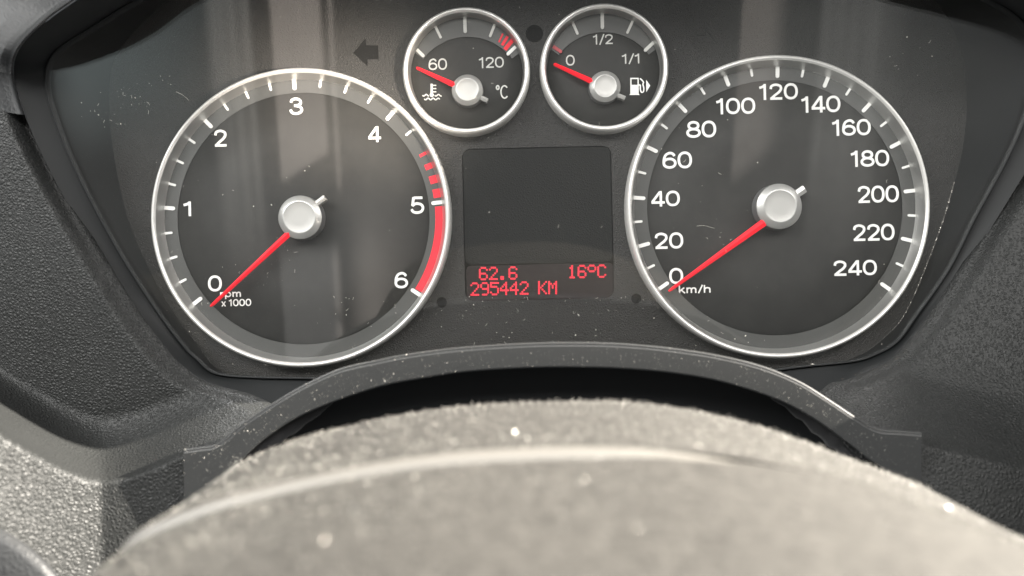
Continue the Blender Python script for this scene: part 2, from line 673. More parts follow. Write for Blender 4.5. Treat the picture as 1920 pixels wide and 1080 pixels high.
# pits behind the openings
for loop, nm, m_, dep in ((holes[1], 'sensor_hole', M_pit, 2.2), (holes[2], 'button_hole', M_pit, 1.8),
                          (holes[3], 'button_hole', M_pit, 1.8)):
    w = MB()
    B = well(w, loop, Y_MASK + .01, Y_MASK + dep)
    w.add(B, [tuple(range(len(B)))])
    obj(nm, w, m_, PAR)
for loop, nm in ((arrow_l, 'indicator_arrow'), (arrow_r, 'indicator_arrow')):
    w = MB()
    B = well(w, loop, Y_MASK + .01, Y_MASK + .5)
    w.add(B, [tuple(range(len(B)))])
    o = obj(nm, w, M_pit if nm and loop is arrow_l else M_mask, PAR)
    o['label'] = ('dark turn signal arrow pointing toward the tachometer' if loop is arrow_l
                  else 'barely visible unlit arrow above the speedometer')

# closed housing behind everything
hb = [tuple(P(u, v, 9)) for u, v in mask_loop]
hf = [(x * 1.01, Y_MASK + .1, z * 1.01) for x, y, z in hb]
n = len(hb)
obj('housing', MB().add(hb + hf, [tuple(range(n))] + [(i, (i + 1) % n, n + (i + 1) % n, n + i) for i in range(n)]), M_pit, PAR)

# lens: a clear moulded sheet 1.6 mm thick
lp = [PL(u, v) for u, v in lens_uv]
lensmb = MB()
n = len(lp)
V = [p for p in lp] + [Vector((p.x, p.y + 1.6, p.z)) for p in lp]
lensmb.add(V, [tuple(range(n)), tuple(range(2 * n - 1, n - 1, -1))])
obj('clear_lens', lensmb, M_lens, PAR)
# moulded rim round the lens and the black frame out to the dashboard
LR = np.array([tuple(p) for p in lp])
cen = np.array([0, 0, 25.])


def inset(A, mm, dy):
    d = A - cen
    d[:, 1] = 0
    L = np.linalg.norm(d, axis=1)[:, None]
    B = A - d / L * mm
    B[:, 1] = A[:, 1] + dy
    return B


rim = np.stack([inset(LR, 1.0, 1.7), inset(LR, 1.0, -.3), inset(LR, .55, -.75),
                inset(LR, .1, -.4), inset(LR, -.2, .8)])
obj('lens_rim', MB().grid(rim, loop=True), M_frame, PAR)
ED = PN(edge_uvy[:, 0], edge_uvy[:, 1], edge_uvy[:, 2])
I0 = inset(LR, -.15, .6)
mid = I0 * .5 + ED * .5
mid[:, 1] += 1.2
obj('frame_surround', MB().grid(np.stack([I0, mid, ED + np.array([0, .4, 0])]), loop=True), M_frame, PAR)

# ------------------------------------------------------------------ stroke lettering
SW = .145


def arc(cx, cy, rx, ry, a0, a1, n=20, e=2.0):
    out = []
    for i in range(n + 1):
        a = R(a0 + (a1 - a0) * i / n)
        c, s = math.cos(a), math.sin(a)
        out.append((cx + rx * math.copysign(abs(c) ** (2 / e), c), cy + ry * math.copysign(abs(s) ** (2 / e), s)))
    return out


def cr(pts, n=26):
    return [tuple(p) for p in catmull(pts, n)]


ring0 = arc(.41, .5, .335, .428, 0, 360, 40, 2.25)
ring0[-1] = ring0[0]
six = arc(.41, .325, .325, .255, 0, 360, 36, 2.1)
six[-1] = six[0]
e8a = arc(.41, .725, .265, .205, 0, 360, 32, 2.1)
e8a[-1] = e8a[0]
e8b = arc(.41, .295, .335, .225, 0, 360, 32, 2.1)
e8b[-1] = e8b[0]
GL = {  # glyph: (advance, strokes)
    '0': (.88, [ring0]),
    '1': (.60, [[(.36, 0), (.36, .99)], [(.34, .90), (.22, .81), (.05, .755)]]),
    '2': (.86, [cr([(.10, .67), (.16, .85), (.40, .93), (.65, .84), (.70, .66), (.58, .47), (.36, .29), (.15, .09)], 34),
                [(.07, .07), (.76, .07)]]),
    '3': (.86, [cr([(.11, .72), (.19, .87), (.40, .93), (.62, .86), (.68, .71), (.60, .58), (.42, .535), (.30, .53)], 32),
                cr([(.42, .525), (.64, .46), (.735, .29), (.63, .13), (.40, .07), (.18, .125), (.075, .30)], 32)]),
    '4': (.86, [[(.53, .94), (.075, .29)], [(.03, .255), (.80, .255)], [(.575, 0), (.575, 1)]]),
    '5': (.86, [[(.71, .93), (.20, .93)], [(.205, .96), (.125, .47)],
                cr([(.12, .46), (.24, .56), (.42, .60), (.65, .52), (.735, .34), (.64, .14), (.40, .07), (.17, .12), (.07, .27)], 36)]),
    '6': (.86, [six, cr([(.085, .34), (.11, .60), (.22, .83), (.43, .93), (.60, .88), (.70, .75)], 26)]),
    '8': (.86, [e8a, e8b]),
    'r': (.50, [[(.10, 0), (.10, .72)], cr([(.10, .44), (.20, .60), (.42, .66)], 10)]),
    'p': (.80, [[(.11, -.28), (.11, .72)], arc(.40, .36, .28, .30, 0, 360, 30)]),
    'm': (1.12, [[(.11, 0), (.11, .72)], cr([(.11, .44), (.20, .60), (.34, .65), (.48, .58), (.52, .42), (.52, 0)], 20),
                 cr([(.52, .44), (.62, .60), (.76, .65), (.90, .58), (.94, .42), (.94, 0)], 20)]),
    'x': (.66, [[(.04, 0), (.56, .70)], [(.04, .70), (.56, 0)]]),
    'k': (.72, [[(.11, 0), (.11, 1)], [(.14, .28), (.58, .72)], [(.28, .42), (.64, 0)]]),
    'h': (.82, [[(.11, 0), (.11, 1)], cr([(.11, .44), (.22, .60), (.40, .65), (.58, .58), (.63, .42), (.63, 0)], 20)]),
    '/': (.52, [[(.06, -.04), (.46, 1.02)]]),
    'C': (.86, [arc(.43, .5, .36, .43, 42, 318, 40)]),
    'o': (.44, [arc(.2, .82, .13, .13, 0, 360, 24)]),
    ' ': (.3, []),
}


def letters(text, box, y, sw=SW, track=0.0):
    """mesh of the lettering that fills the pixel box (u0, v0, u1, v1) at depth y; returns MB and centre"""
    x, st = 0, []
    for ch in text:
        adv, strokes = GL[ch]
        for s in strokes:
            st.append([(x + a, b) for a, b in s])
        x += adv + track
    al = [p for s in st for p in s]
    x0, x1 = min(p[0] for p in al) - sw / 2, max(p[0] for p in al) + sw / 2
    z0 = min(min(p[1] for p in al), .07) - sw / 2
    z1 = max(p[1] for p in al)
    z1 = z1 + (sw / 2 if z1 < .96 else 0)
    c = P((box[0] + box[2]) / 2, (box[1] + box[3]) / 2, y)
    k = S0 * (D0 + y) / D0
    W, H = (box[2] - box[0]) * k, (box[3] - box[1]) * k
    sx, sz = W / (x1 - x0), H / (z1 - z0)
    mb = MB()
    for i, s in enumerate(st):
        mb.ribbon([((a - (x0 + x1) / 2) * sx, (b - (z0 + z1) / 2) * sz) for a, b in s], sw * (sx + sz) / 2,
                  -.012 * (i % 7) - .06, .2)
    return mb, c


def put_text(text, box, y, parent, m, name='numeral', sw=SW, track=0.0):
    mb, c = letters(text, box, y, sw, track)
    return obj(name, mb, m, parent, loc=c)


# ------------------------------------------------------------------ dials
def capsule(l0, l1, w, n=6):
    """tick outline along +z from l0 to l1 with the inner end (l0) rounded"""
    pts = []
    for i in range(n + 1):
        a = math.pi + math.pi * i / n
        pts.append((w / 2 * math.cos(a), l0 + w / 2 + w / 2 * math.sin(a)))
    pts += [(w / 2, l1), (-w / 2, l1)]
    return pts


def angle_at(c, u, v, y):
    p = P(u, v, y)
    return math.atan2(p.x - c.x, p.z - c.z)


def radius_at(c, u, v, y):
    p = P(u, v, y)
    return math.hypot(p.x - c.x, p.z - c.z)


def make_dial(name, label, cu, cv, r_px):
    """ring crest centre and radius in the photograph; returns the face object and the axis"""
    yc = -3.4
    c = P(cu, cv, yc)
    k = S0 * (D0 + yc) / D0
    ro = r_px * k
    return c, ro


def ring_parts(face, c, ro, wide, big):
    w = wide
    prof = [(ro + .35, Y_MASK - .05), (ro + .3, -1.6), (ro + .1, -2.6), (ro - .35, -3.3), (ro - .75, -3.5), (ro - w * .75, -3.25),
            (ro - w, -2.6)]
    obj('bezel_ring', MB().revolve(prof, 160, smooth=True), M_ring, face, loc=(c.x, 0, c.z))
    rin = ro - w + .03
    fin = ro - (2.9 if big else 2.1)
    prof = [(rin, -2.7), (rin - .25, -1.9), (fin + .5, .2), (fin, Y_FACE - .15)]
    obj('bezel_wall', MB().revolve(prof, 160), M_wall, face, loc=(c.x, 0, c.z))
    return fin


def face_disc(name, label, c, r):
    mb = MB().revolve([(0.02, Y_FACE), (r * .5, Y_FACE), (r, Y_FACE), (r, Y_FACE + .6)], 128)
    o = obj(name, mb, M_face, PAR, loc=(c.x, 0, c.z))
    o['label'] = label
    return o


def tick_mesh(r0, r1, w, th=.45, m=M_white):
    me = MB().prism(capsule(r0, r1, w), Y_FACE - th, Y_FACE - .01).mesh('tick')
    me.materials.append(m)
    return me


def needle_parts(face, c, tip_uv, base_uv, w_base, w_tip, ytip, tail_uv, tail_w, hub_r, cap_r, yhub, tail_m):
    t = P(*tip_uv, ytip)
    b = P(*base_uv, yhub + 1.1)
    d = Vector((t.x - b.x, 0, t.z - b.z)).normalized()
    nrm = Vector((d.z, 0, -d.x))
    b = b - d * 1.2
    V = []
    for p, w, y in ((b, w_base, yhub + .6), (b + (t - b) * .97, w_tip, ytip), (t, w_tip * .55, ytip)):
        V += [Vector((p.x, y + 1.0, p.z)) - nrm * w / 2, Vector((p.x, y + .25, p.z)) - nrm * w / 2,
              Vector((p.x, y - .25, p.z)), Vector((p.x, y + .25, p.z)) + nrm * w / 2, Vector((p.x, y + 1.0, p.z)) + nrm * w / 2]
    F = [(0, 1, 2, 3, 4), (14, 13, 12, 11, 10)]
    for s in (0, 5):
        F += [(s + i, s + (i + 1) % 5, s + 5 + (i + 1) % 5, s + 5 + i) for i in range(5)]
    o = MB().add(V, F)
    obj('needle', o, M_needle, face)
    # hub: dark side, bevelled silver collar, shallow dished cap
    side = [(hub_r * 1.02, Y_FACE - .1), (hub_r * 1.0, yhub + 1.1)]
    obj('hub_side', MB().revolve(side, 64), M_hubside, face, loc=(c.x, 0, c.z))
    collar = [(hub_r * .995, yhub + 1.25), (hub_r * 1.0, yhub + 1.0), (hub_r * .97, yhub + .8), (cap_r * 1.08, yhub), (cap_r * 1.03, yhub - .12),
              (cap_r * .98, yhub - .08)]
    obj('hub_collar', MB().revolve(collar, 64), M_hub, face, loc=(c.x, 0, c.z))
    cap = [(cap_r * .985, yhub - .05), (cap_r * .94, yhub + .03), (cap_r * .5, yhub + .07), (.02, yhub + .08)]
    obj('hub_cap', MB().revolve(cap, 64), M_cap, face, loc=(c.x, 0, c.z))
    # counterweight tail
    p0, p1 = P(*tail_uv[:2], yhub + 1.2), P(*tail_uv[2:], yhub + 1.2)
    d = Vector((p1.x - p0.x, 0, p1.z - p0.z)).normalized()
    nrm = Vector((d.z, 0, -d.x)) * tail_w / 2
    q0 = p0 - d * 1.0
    V = []
    for p, e in ((q0, 0), (p1, 0)):
        for off, y in ((-1, yhub + 3.2), (-1, yhub + 1.1), (0, yhub + .75), (1, yhub + 1.1), (1, yhub + 3.2)):
            V.append(Vector((p.x, y, p.z)) + nrm * off)
    F = [(0, 1, 2, 3, 4), (9, 8, 7, 6, 5)] + [(i, (i + 1) % 5, 5 + (i + 1) % 5, 5 + i) for i in range(5)]
    obj('needle_tail', MB().add(V, F), tail_m, face)


def arc_band(mbname, c, r0, r1, a0, a1, y, m, parent, th=.25, n=64):
    full = a1 - a0 > 6.28
    prof = [(r0, y + th), (r0, y), (r1, y), (r1, y + th)]
    return obj(mbname, MB().revolve(prof, n, smooth=False, a0=a0, a1=a1, closed=not full), m, parent, loc=(c.x, 0, c.z))


yT = Y_FACE - .4
# --- tachometer
c, ro = make_dial('tachometer', '', 562.5, 407.5, 281)
tach = face_disc('tachometer', 'tachometer dial with numerals zero to six and a red arc', c, ro - 3.3)
fin = ring_parts(tach, c, ro, 1.55, True)
kf = S0 * (D0 + Y_FACE) / D0
arc_band('scale_band', c, 236 * kf, fin + .1, 0, 2 * math.pi, Y_FACE - .22, M_band, tach, .2, 160)
maj = [(376, 560), (315, 390), (382.5, 224), (551.3, 153), (729.5, 219), (820, 380), (784, 551)]
aa = [angle_at(c, u, v, yT) for u, v in maj]
aa = list(np.unwrap(aa))
me_maj, me_min = tick_mesh(241 * kf, 266 * kf, 1.3), tick_mesh(246.5 * kf, 262 * kf, .82)
for i in range(25):
    q = i / 4
    if 4.25 < q < 6 and i % 4:
        continue
    a = float(np.interp(q, range(7), aa))
    obj('tick', me_maj if i % 4 == 0 else me_min, None, tach, loc=(c.x, 0, c.z), roty=a)
for (u, v), wd in (((790, 291), 6), ((801, 313), 11), ((811, 337), 15), ((818.4, 362.5), 16.5)):
    a = angle_at(c, u, v, yT)
    h = wd * kf / 2 / (257 * kf)
    arc_band('red_block', c, 247 * kf, 265 * kf, a - h, a + h, Y_FACE - .3, M_red, tach, .25, 4)
arc_band('red_arc', c, 247 * kf, 266 * kf, aa[5] + .028, aa[6] - .022, Y_FACE - .3, M_red, tach, .25, 40)
for s, bx in (('0', (390, 516.5, 416, 546.5)), ('1', (342, 378, 358.5, 407.5)), ('2', (400.6, 243, 426.6, 275)),
              ('3', (542, 183, 568, 215.3)), ('4', (688.7, 237, 716.3, 268.3)), ('5', (769.2, 370, 795.3, 401)),
              ('6', (739.7, 510, 765, 540.5))):
    put_text(s, bx, Y_FACE - .1, tach, M_white)
put_text('rpm', (412.5, 546.5, 452, 561.5), Y_FACE - .1, tach, M_white, 'unit_text', .15, .06)
put_text('x 1000', (415, 561, 471, 575), Y_FACE - .1, tach, M_white, 'unit_text', .15, .04)
needle_parts(tach, c, (394, 574.5), (538, 441), 2.0, .95, -2.2, (584, 389, 609, 370), 1.75, 7.3, 5.15, -4.3, M_cap)

# --- speedometer
c, ro = make_dial('speedometer', '', 1461, 387, 284.5)
spd = face_disc('speedometer', 'speedometer dial numbered in twenties from zero to 240', c, ro - 3.3)
fin = ring_parts(spd, c, ro, 1.55, True)
arc_band('scale_band', c, 239 * kf, fin + .1, 0, 2 * math.pi, Y_FACE - .22, M_band, spd, .2, 160)
maj = [(1238.4, 540), (1202.5, 460.6), (1197, 371), (1225, 281), (1282, 205), (1363.7, 153.4), (1458, 131), (1552, 147),
       (1630.6, 195), (1685.6, 268), (1707, 358), (1695, 448), (1653, 532)]
aa = list(np.unwrap([angle_at(c, u, v, yT) for u, v in maj]))
me_maj, me_min = tick_mesh(243 * kf, 267 * kf, 1.25), tick_mesh(249 * kf, 264 * kf, .8)
for i in range(25):
    a = float(np.interp(i / 2, range(13), aa))
    obj('tick', me_maj if i % 2 == 0 else me_min, None, spd, loc=(c.x, 0, c.z), roty=a)
for s, bx in (('0', (1254.7, 502.5, 1281, 532.5)), ('20', (1226.6, 436, 1281, 466.3)), ('40', (1219, 358, 1274.7, 389)),
              ('60', (1242, 284.4, 1297.5, 316)), ('80', (1286.6, 226.6, 1342.8, 258)), ('100', (1341, 184, 1416, 216)),
              ('120', (1421.6, 157, 1496, 189)), ('140', (1500.6, 180, 1575.6, 213)), ('160', (1558.5, 224, 1632.5, 256.3)),
              ('180', (1593.5, 282, 1667, 314.5)), ('200', (1607.5, 348, 1685, 380)), ('220', (1598.5, 420, 1677, 451.3)),
              ('240', (1562, 488, 1644, 518.5))):
    put_text(s, bx, Y_FACE - .1, spd, M_white)
put_text('km/h', (1272.5, 534.5, 1332.5, 551), Y_FACE - .1, spd, M_white, 'unit_text', .15, .02)
needle_parts(spd, c, (1254.5, 546), (1427, 421), 2.5, .95, -2.2, (1488, 368, 1509, 354), 2.5, 7.6, 5.2, -4.3, M_hub)

# --- temperature gauge and fuel gauge (hub axis lies below the ring centre)


def small_ticks(face, lst):
    for (u0, v0, u1, v1), w, m in lst:
        a, b = P(u0, v0, yT), P(u1, v1, yT)
        L = math.hypot(a.x - b.x, a.z - b.z)
        me = MB().prism(capsule(0, L, w), -.25, .25).mesh('tick')
        me.materials.append(m)
        obj('tick', me, None, face, loc=(b.x, yT + .1, b.z), roty=math.atan2(a.x - b.x, a.z - b.z))


def crescent(face, hubc, c, rh, rr, a0, a1):
    """grey raised crescent between an arc round the hub and the wall"""
    A = []
    for i in range(49):
        a = a0 + (a1 - a0) * i / 48
        d = Vector((math.sin(a), 0, math.cos(a)))
        p = hubc + d * rh
        o = p - c
        o.y = 0
        dd = o.dot(d)
        t = -dd + math.sqrt(max(dd * dd - (o.dot(o) - rr * rr), 0.01))
        q = p + d * max(t, .05)
        A.append([(p.x, Y_FACE - .05, p.z), (p.x, Y_FACE - .3, p.z), (q.x, Y_FACE - .3, q.z), (q.x, Y_FACE - .05, q.z)])
    A = np.array(A)
    obj('scale_band', MB().grid(A, smooth=False), M_band, face)


c, ro = make_dial('temperature_gauge', '', 873.8, 131, 118.5)
tmp = face_disc('temperature_gauge', 'small coolant temperature gauge marked 60 and 120', c, ro - 2.0)
fin = ring_parts(tmp, c, ro, 1.6, False)
hubc = P(876.5, 169.5, -1.5)
hubc.y = 0
crescent(tmp, hubc, c, 104 * kf, fin, R(-52), R(54))
small_ticks(tmp, [((781.3, 92.7, 795.5, 106.5), 1.05, M_dim), ((814.5, 46, 827, 72), .85, M_dim), ((871, 21, 872.4, 62), 1.15, M_dim),
                  ((928.7, 43, 918.3, 69.5), .85, M_dim), ((966.8, 87.5, 950.5, 103), 1.1, M_white)])
for (p0, p1, w) in (((943, 63), (935.5, 79), .55), ((952, 68), (941.5, 85), .95), ((962, 74), (946.5, 93), 1.35)):
    a, b = P(*p0, yT), P(*p1, yT)
    L = math.hypot(a.x - b.x, a.z - b.z)
    obj('red_block', MB().prism([(-w / 2, 0), (w / 2, 0), (w / 2, L), (-w / 2, L)], -.2, .2), M_red, tmp,
        loc=(b.x, yT + .15, b.z), roty=math.atan2(a.x - b.x, a.z - b.z))
put_text('60', (803.5, 109.6, 838, 131), Y_FACE - .1, tmp, M_dim, sw=.12)
put_text('120', (897, 107, 944.6, 128.5), Y_FACE - .1, tmp, M_dim, sw=.12)
put_text('oC', (930, 159, 952, 185.5), Y_FACE - .1, tmp, M_dim, 'unit_text', .11)
# thermometer in waves
ic = MB()
yi = Y_FACE - .1


def stroke_uv(mb, pts, w_px, y, closed=False):
    q = [P(u, v, y) for u, v in pts]
    mb.ribbon([(a.x, a.z) for a in q], w_px * kf, y, .12)


stroke_uv(ic, [(809.3, 157), (809.3, 176)], 4.2, yi)
ic.prism([(p.x, p.z) for p in [P(u, v, yi) for u, v in disc_uv(809.5, 178, 3.9, 16)]][::-1], yi - .02, yi + .1)
for dv in (160, 166, 172):
    stroke_uv(ic, [(810, dv), (818, dv)], 2.1, yi - .03)
for u0, u1, v in ((792, 804, 178.5), (815, 828, 178.5), (795.5, 824.5, 185.5)):
    stroke_uv(ic, [(u0 + (u1 - u0) * i / 28, v + 1.5 * math.sin(i / 28 * (u1 - u0) / 9.5 * 2 * math.pi)) for i in range(29)], 2.1, yi - .05)
obj('coolant_symbol', ic, M_dim, tmp)
needle_parts(tmp, hubc, (780.5, 126), (849, 158), 1.75, .95, -1.6, (901, 182.5, 914, 188.5), 1.35, 5.25, 3.6, -2.8, M_cap)

c, ro = make_dial('fuel_gauge', '', 1134, 125, 119.5)
fuel = face_disc('fuel_gauge', 'small fuel gauge marked 0, 1/2 and 1/1 with pump symbol', c, ro - 2.0)
fin = ring_parts(fuel, c, ro, 1.6, False)
hubc = P(1134, 163, -1.5)
hubc.y = 0
crescent(fuel, hubc, c, 106 * kf, fin, R(-52), R(54))
small_ticks(fuel, [((1037, 87, 1053.5, 98.5), 1.1, M_redim), ((1072.7, 40, 1083.5, 65), .85, M_dim), ((1129, 20, 1129.5, 54.5), 1.15, M_dim),
                   ((1187, 38, 1175.5, 63), .85, M_dim), ((1226, 79, 1208, 96), 1.1, M_dim)])
put_text('0', (1061, 103, 1077.5, 123), Y_FACE - .1, fuel, M_dim, sw=.12)
put_text('1/2', (1111, 64, 1150, 85), Y_FACE - .1, fuel, M_dim, sw=.12)
put_text('1/1', (1165, 100.5, 1198.5, 121), Y_FACE - .1, fuel, M_dim, sw=.12)
ic = MB()


def poly_uv(mb, pts, y, th=.12):
    q = [P(u, v, y) for u, v in pts]
    mb.prism([(a.x, a.z) for a in q], y, y + th)


poly_uv(ic, [(1180, 178), (1182, 175.5), (1182, 159), (1197.5, 159), (1197.5, 175.5), (1199.5, 178)], yi)
stroke_uv(ic, [(1183, 159.5), (1183, 147), (1196.5, 147), (1196.5, 159.5)], 2.2, yi - .03)
stroke_uv(ic, cr([(1197.5, 159.5), (1200.5, 160), (1200.8, 168), (1203, 173), (1206.5, 171.5), (1207.2, 165), (1205.5, 158), (1206.5, 154), (1203.5, 150), (1200, 147)], 40), 2.3, yi - .05)
poly_uv(ic, [(1211.5, 149.5), (1219.2, 160.5), (1212, 172.5)], yi - .02)
obj('fuel_pump_symbol', ic, M_white, fuel)
needle_parts(fuel, hubc, (1038.5, 119), (1107.5, 151.5), 1.75, .95, -1.6, (1158, 178, 1172, 184), 1.35, 5.25, 3.6, -2.8, M_cap)

# --- display
disp = MB()
B = well(disp, lcd_win, Y_MASK + .01, Y_MASK + 1.0)
o_disp = obj('display_reveal', disp, M_frame, PAR)
yb = Y_MASK + .14
blank = tilt(rounded(871, 278, 1147, 493, 12), *LCDC)
mbk = MB()
poly_uv(mbk, blank, yb, .5)
pan = obj('display_panel', mbk, M_panel, PAR)
lcd = MB()
poly_uv(lcd, tilt(rounded(872, 495.5, 1148, 561.5, 9), *LCDC), Y_MASK + .9, .5)
scr = obj('display_screen', lcd, M_lcd, PAR)
scr['label'] = 'dark strip with red dot-matrix trip, odometer and temperature readout'
FONT = {
    '6': ['.###.', '#...#', '#....', '####.', '#...#', '#...#', '.###.'],
    '2': ['.###.', '#...#', '....#', '...#.', '..#..', '.#...', '#####'],
    '.': ['.....', '.....', '.....', '.....', '.....', '.##..', '.##..'],
    '1': ['..#..', '.##..', '..#..', '..#..', '..#..', '..#..', '.###.'],
    'o': ['.###.', '#...#', '#...#', '.###.', '.....', '.....', '.....'],
    'C': ['.###.', '#...#', '#....', '#....', '#....', '#...#', '.###.'],
    '9': ['.###.', '#...#', '#...#', '.####', '....#', '....#', '.###.'],
    '5': ['#####', '#....', '####.', '....#', '....#', '#...#', '.###.'],
    '4': ['...#.', '..##.', '.#.#.', '#..#.', '#####', '...#.', '...#.'],
    'K': ['#...#', '#..#.', '#.#..', '##...', '#.#..', '#..#.', '#...#'],
    'M': ['#...#', '##.##', '#.#.#', '#.#.#', '#...#', '#...#', '#...#']}
yd = Y_MASK + .8


def lcd_char(ch, u0, v0, cw=16.5, chh=25):
    mb = MB()
    du, dv = cw / 5, chh / 7
    for r_, row in enumerate(FONT[ch]):
        for q, b in enumerate(row):
            if b == '#':
                cu, cv = u0 + (q + .5) * du, v0 + (r_ + .5) * dv
                poly_uv(mb, rounded(cu - du * .5, cv - dv * .48, cu + du * .5, cv + dv * .48, .8, 1), yd, .08)
    obj('display_character', mb, M_dot, scr)


for ch, u in (('6', 898), ('2', 916.8), ('.', 935), ('6', 953.5)):
    lcd_char(ch, u, 500.5 - (u - 898) * .022)
for ch, u in (('1', 1064.5), ('6', 1083), ('o', 1101.5), ('C', 1120)):
    lcd_char(ch, u, 497 - (u - 1064) * .022)
for i, ch in enumerate('295442'):
    lcd_char(ch, 882 + 18.5 * i, 529.5 - i * .4)
for ch, u in (('K', 1009), ('M', 1028)):
    lcd_char(ch, u, 526.8)

# ------------------------------------------------------------------ dashboard
dash = thing('dashboard', 'dark grey leather-grained dashboard surround with deep hood over the cluster', 'dashboard', (0, -20, -60))

# hood above the cluster: from the frame edge over a rounded lip and back over the top
i0, i1 = 10.0, 23.6
t = np.linspace(i0, i1, 220)
tl = t / NP * len(edge_uvy)
ii = np.floor(tl).astype(int) % len(edge_uvy)
E = edge_uvy[ii]
Lp = lens_uv[ii]
out = E[:, :2] - np.array([960, 330])
out = out / np.linalg.norm(out, axis=1)[:, None]


def hrow(px, dy):
    return PN(E[:, 0] + out[:, 0] * px, E[:, 1] + out[:, 1] * px, E[:, 2] + dy)


H = np.stack([hrow(-1, .8), hrow(0, -.4), hrow(1.5, -1.4), hrow(5, -2.0), hrow(9, -1.4), hrow(14, -1.2), hrow(26, -1.6), hrow(60, -3), hrow(120, -4), hrow(170, -3), hrow(190, 4), hrow(205, 95)])
obj('hood', MB().grid(H), M_hood, dash)


def smooth(x, a, b):
    t_ = np.clip((x - a) / (b - a), 0, 1)
    return t_ * t_ * (3 - 2 * t_)


RIDGE_U = np.linspace(-300, 500, 401)
_rv = np.interp(RIDGE_U, [-300, -200, -60, 0, 60, 120, 190, 260, 345, 500], [640, 700, 780, 815, 851, 884, 908, 892, 856, 800])
_kern = np.exp(-.5 * (np.arange(-30, 31) / 11.0) ** 2)
_rv = np.convolve(np.pad(_rv, 30, mode='edge'), _kern / _kern.sum(), mode='valid')


def ridge_v(U):
    return np.interp(U, RIDGE_U, _rv)


def left_depth(U, V, dist):
    y = -18 - 7 * smooth(dist, 0, 40) + .01 * dist
    w = V - ridge_v(U)
    low = np.clip(w, 0, None)
    t_ = np.clip((w + 125) / 125, 0, 1) ** 1.7          # steepening shelf up to the ridge
    y_low = -53.7 + np.where(U < 190, .085, .02) * (U - 190) - .012 * low
    return y * (1 - t_) + y_low * t_


def right_depth(U, V, dist):
    y = -16 - 5 * smooth(dist, 0, 40) - .055 * dist
    rv = 838 + (U - 1740) * .24
    w = V - rv
    t_ = np.clip((w + 130) / 130, 0, 1) ** 1.6
    y_low = np.minimum(-51 - .02 * (U - 1730) - .03 * np.clip(w, 0, None), y - 3)
    shading_bulge = .13 * np.clip(U - 1930, 0, 400) * smooth(V, 380, 640)  # out-of-view swell added to keep the sun off the right shelf
    return y * (1 - t_) + y_low * t_ - shading_bulge


def cheek(name, A, B, depth, nrow=90, ncol=200, power=1.0):
    a = catmull(A, ncol)
    b = catmull(B, ncol)
    s = np.linspace(0, 1, nrow)[:, None, None] ** power
    UV = a[None] * (1 - s) + b[None] * s
    U, V = UV[..., 0], UV[..., 1]
    dist = np.sqrt((U - a[None, :, 0]) ** 2 + (V - a[None, :, 1]) ** 2)
    Y = depth(U, V, dist)
    G = PN(U, V, Y)
    # rolled edge into the opening
    r0, r1 = G[0].copy(), G[0].copy()
    r0[:, 1] += 3.0
    r1[:, 1] += .5
    inw = G[0] - G[1]
    inw /= np.linalg.norm(inw, axis=1)[:, None]
    G = np.concatenate([(r0 + inw * .8)[None], (r1 + inw * .55)[None], G])
    obj(name, MB().grid(G), M_leather, dash)
    return G


AL = [(85, 40), (37, 90), (25, 140), (45, 215), (95, 325), (165, 450), (243, 578), (305, 662), (333, 690), (377, 720), (470, 747), (505, 778),
      (470, 850), (420, 940), (380, 1040), (370, 1160)]
BL = [(-60, -160), (-130, -60), (-180, 60), (-200, 180), (-220, 300), (-230, 420), (-240, 540), (-250, 650), (-250, 740), (-250, 830), (-230, 920),
      (-200, 1000), (-160, 1080), (-60, 1140), (60, 1200), (200, 1240)]
cheek('side_panel', AL, BL, left_depth)
AR = [(1915, -20), (1985, 45), (2005, 125), (1985, 222), (1937, 302), (1870, 411), (1812, 505), (1757, 590), (1711, 649), (1672, 683), (1600, 715), (1566, 724),
      (1545, 762), (1600, 850), (1690, 900), (1700, 1000), (1700, 1160)]
BR = [(2060, -120), (2120, -60), (2150, 60), (2170, 180), (2180, 280), (2180, 380), (2180, 470), (2180, 560), (2180, 640), (2180, 720), (2180, 800), (2180, 870),
      (2170, 940), (2150, 1000), (2120, 1060), (2040, 1140), (1900, 1220)]
cheek('side_panel', AR, BR, right_depth)
# dark lower panel just showing in the bottom corner
lc = catmull([(-120, 930), (-40, 968), (0, 990), (45, 1018), (85, 1052), (125, 1100), (160, 1160)], 40)
rows = [PN(lc[:, 0] + a, lc[:, 1] + b, np.full(40, yy_)) for a, b, yy_ in
        ((0, 0, -64), (0, 0, -76), (-4, 6, -79), (-14, 22, -80), (-60, 90, -81), (-160, 240, -82))]
obj('lower_panel', MB().grid(np.stack(rows)), M_hood, dash)

# ------------------------------------------------------------------ arched column trim
trim = thing('column_trim', 'dusty dark grey arched plastic trim below the dials, over the steering column', 'trim', (0, -52, -60))
TP = [(345, 842, 345, 1220), (372, 838, 385, 1000), (400, 834, 425, 897), (425, 820, 448, 868), (460, 790, 490, 828), (520, 750, 545, 790),
      (580, 716, 605, 762), (640, 690, 665, 740), (700, 676, 725, 722), (760, 664, 785, 711), (850, 652, 870, 698), (960, 644, 970, 691),
      (1060, 641, 1060, 689), (1160, 643, 1155, 691), (1260, 652, 1245, 698), (1350, 666, 1330, 711), (1430, 686, 1405, 731),
      (1500, 715, 1470, 755), (1560, 752, 1525, 785), (1610, 785, 1575, 820), (1645, 803, 1620, 855), (1685, 807, 1670, 900), (1728, 810, 1728, 1020)]
T = catmull(TP, 240)
top, bot = T[:, :2], T[:, 2:]
YT = -54.0


def trow(f, dv, y):
    q = bot * (1 - f) + top * f
    return PN(q[:, 0], q[:, 1] + dv, np.full(len(q), y))


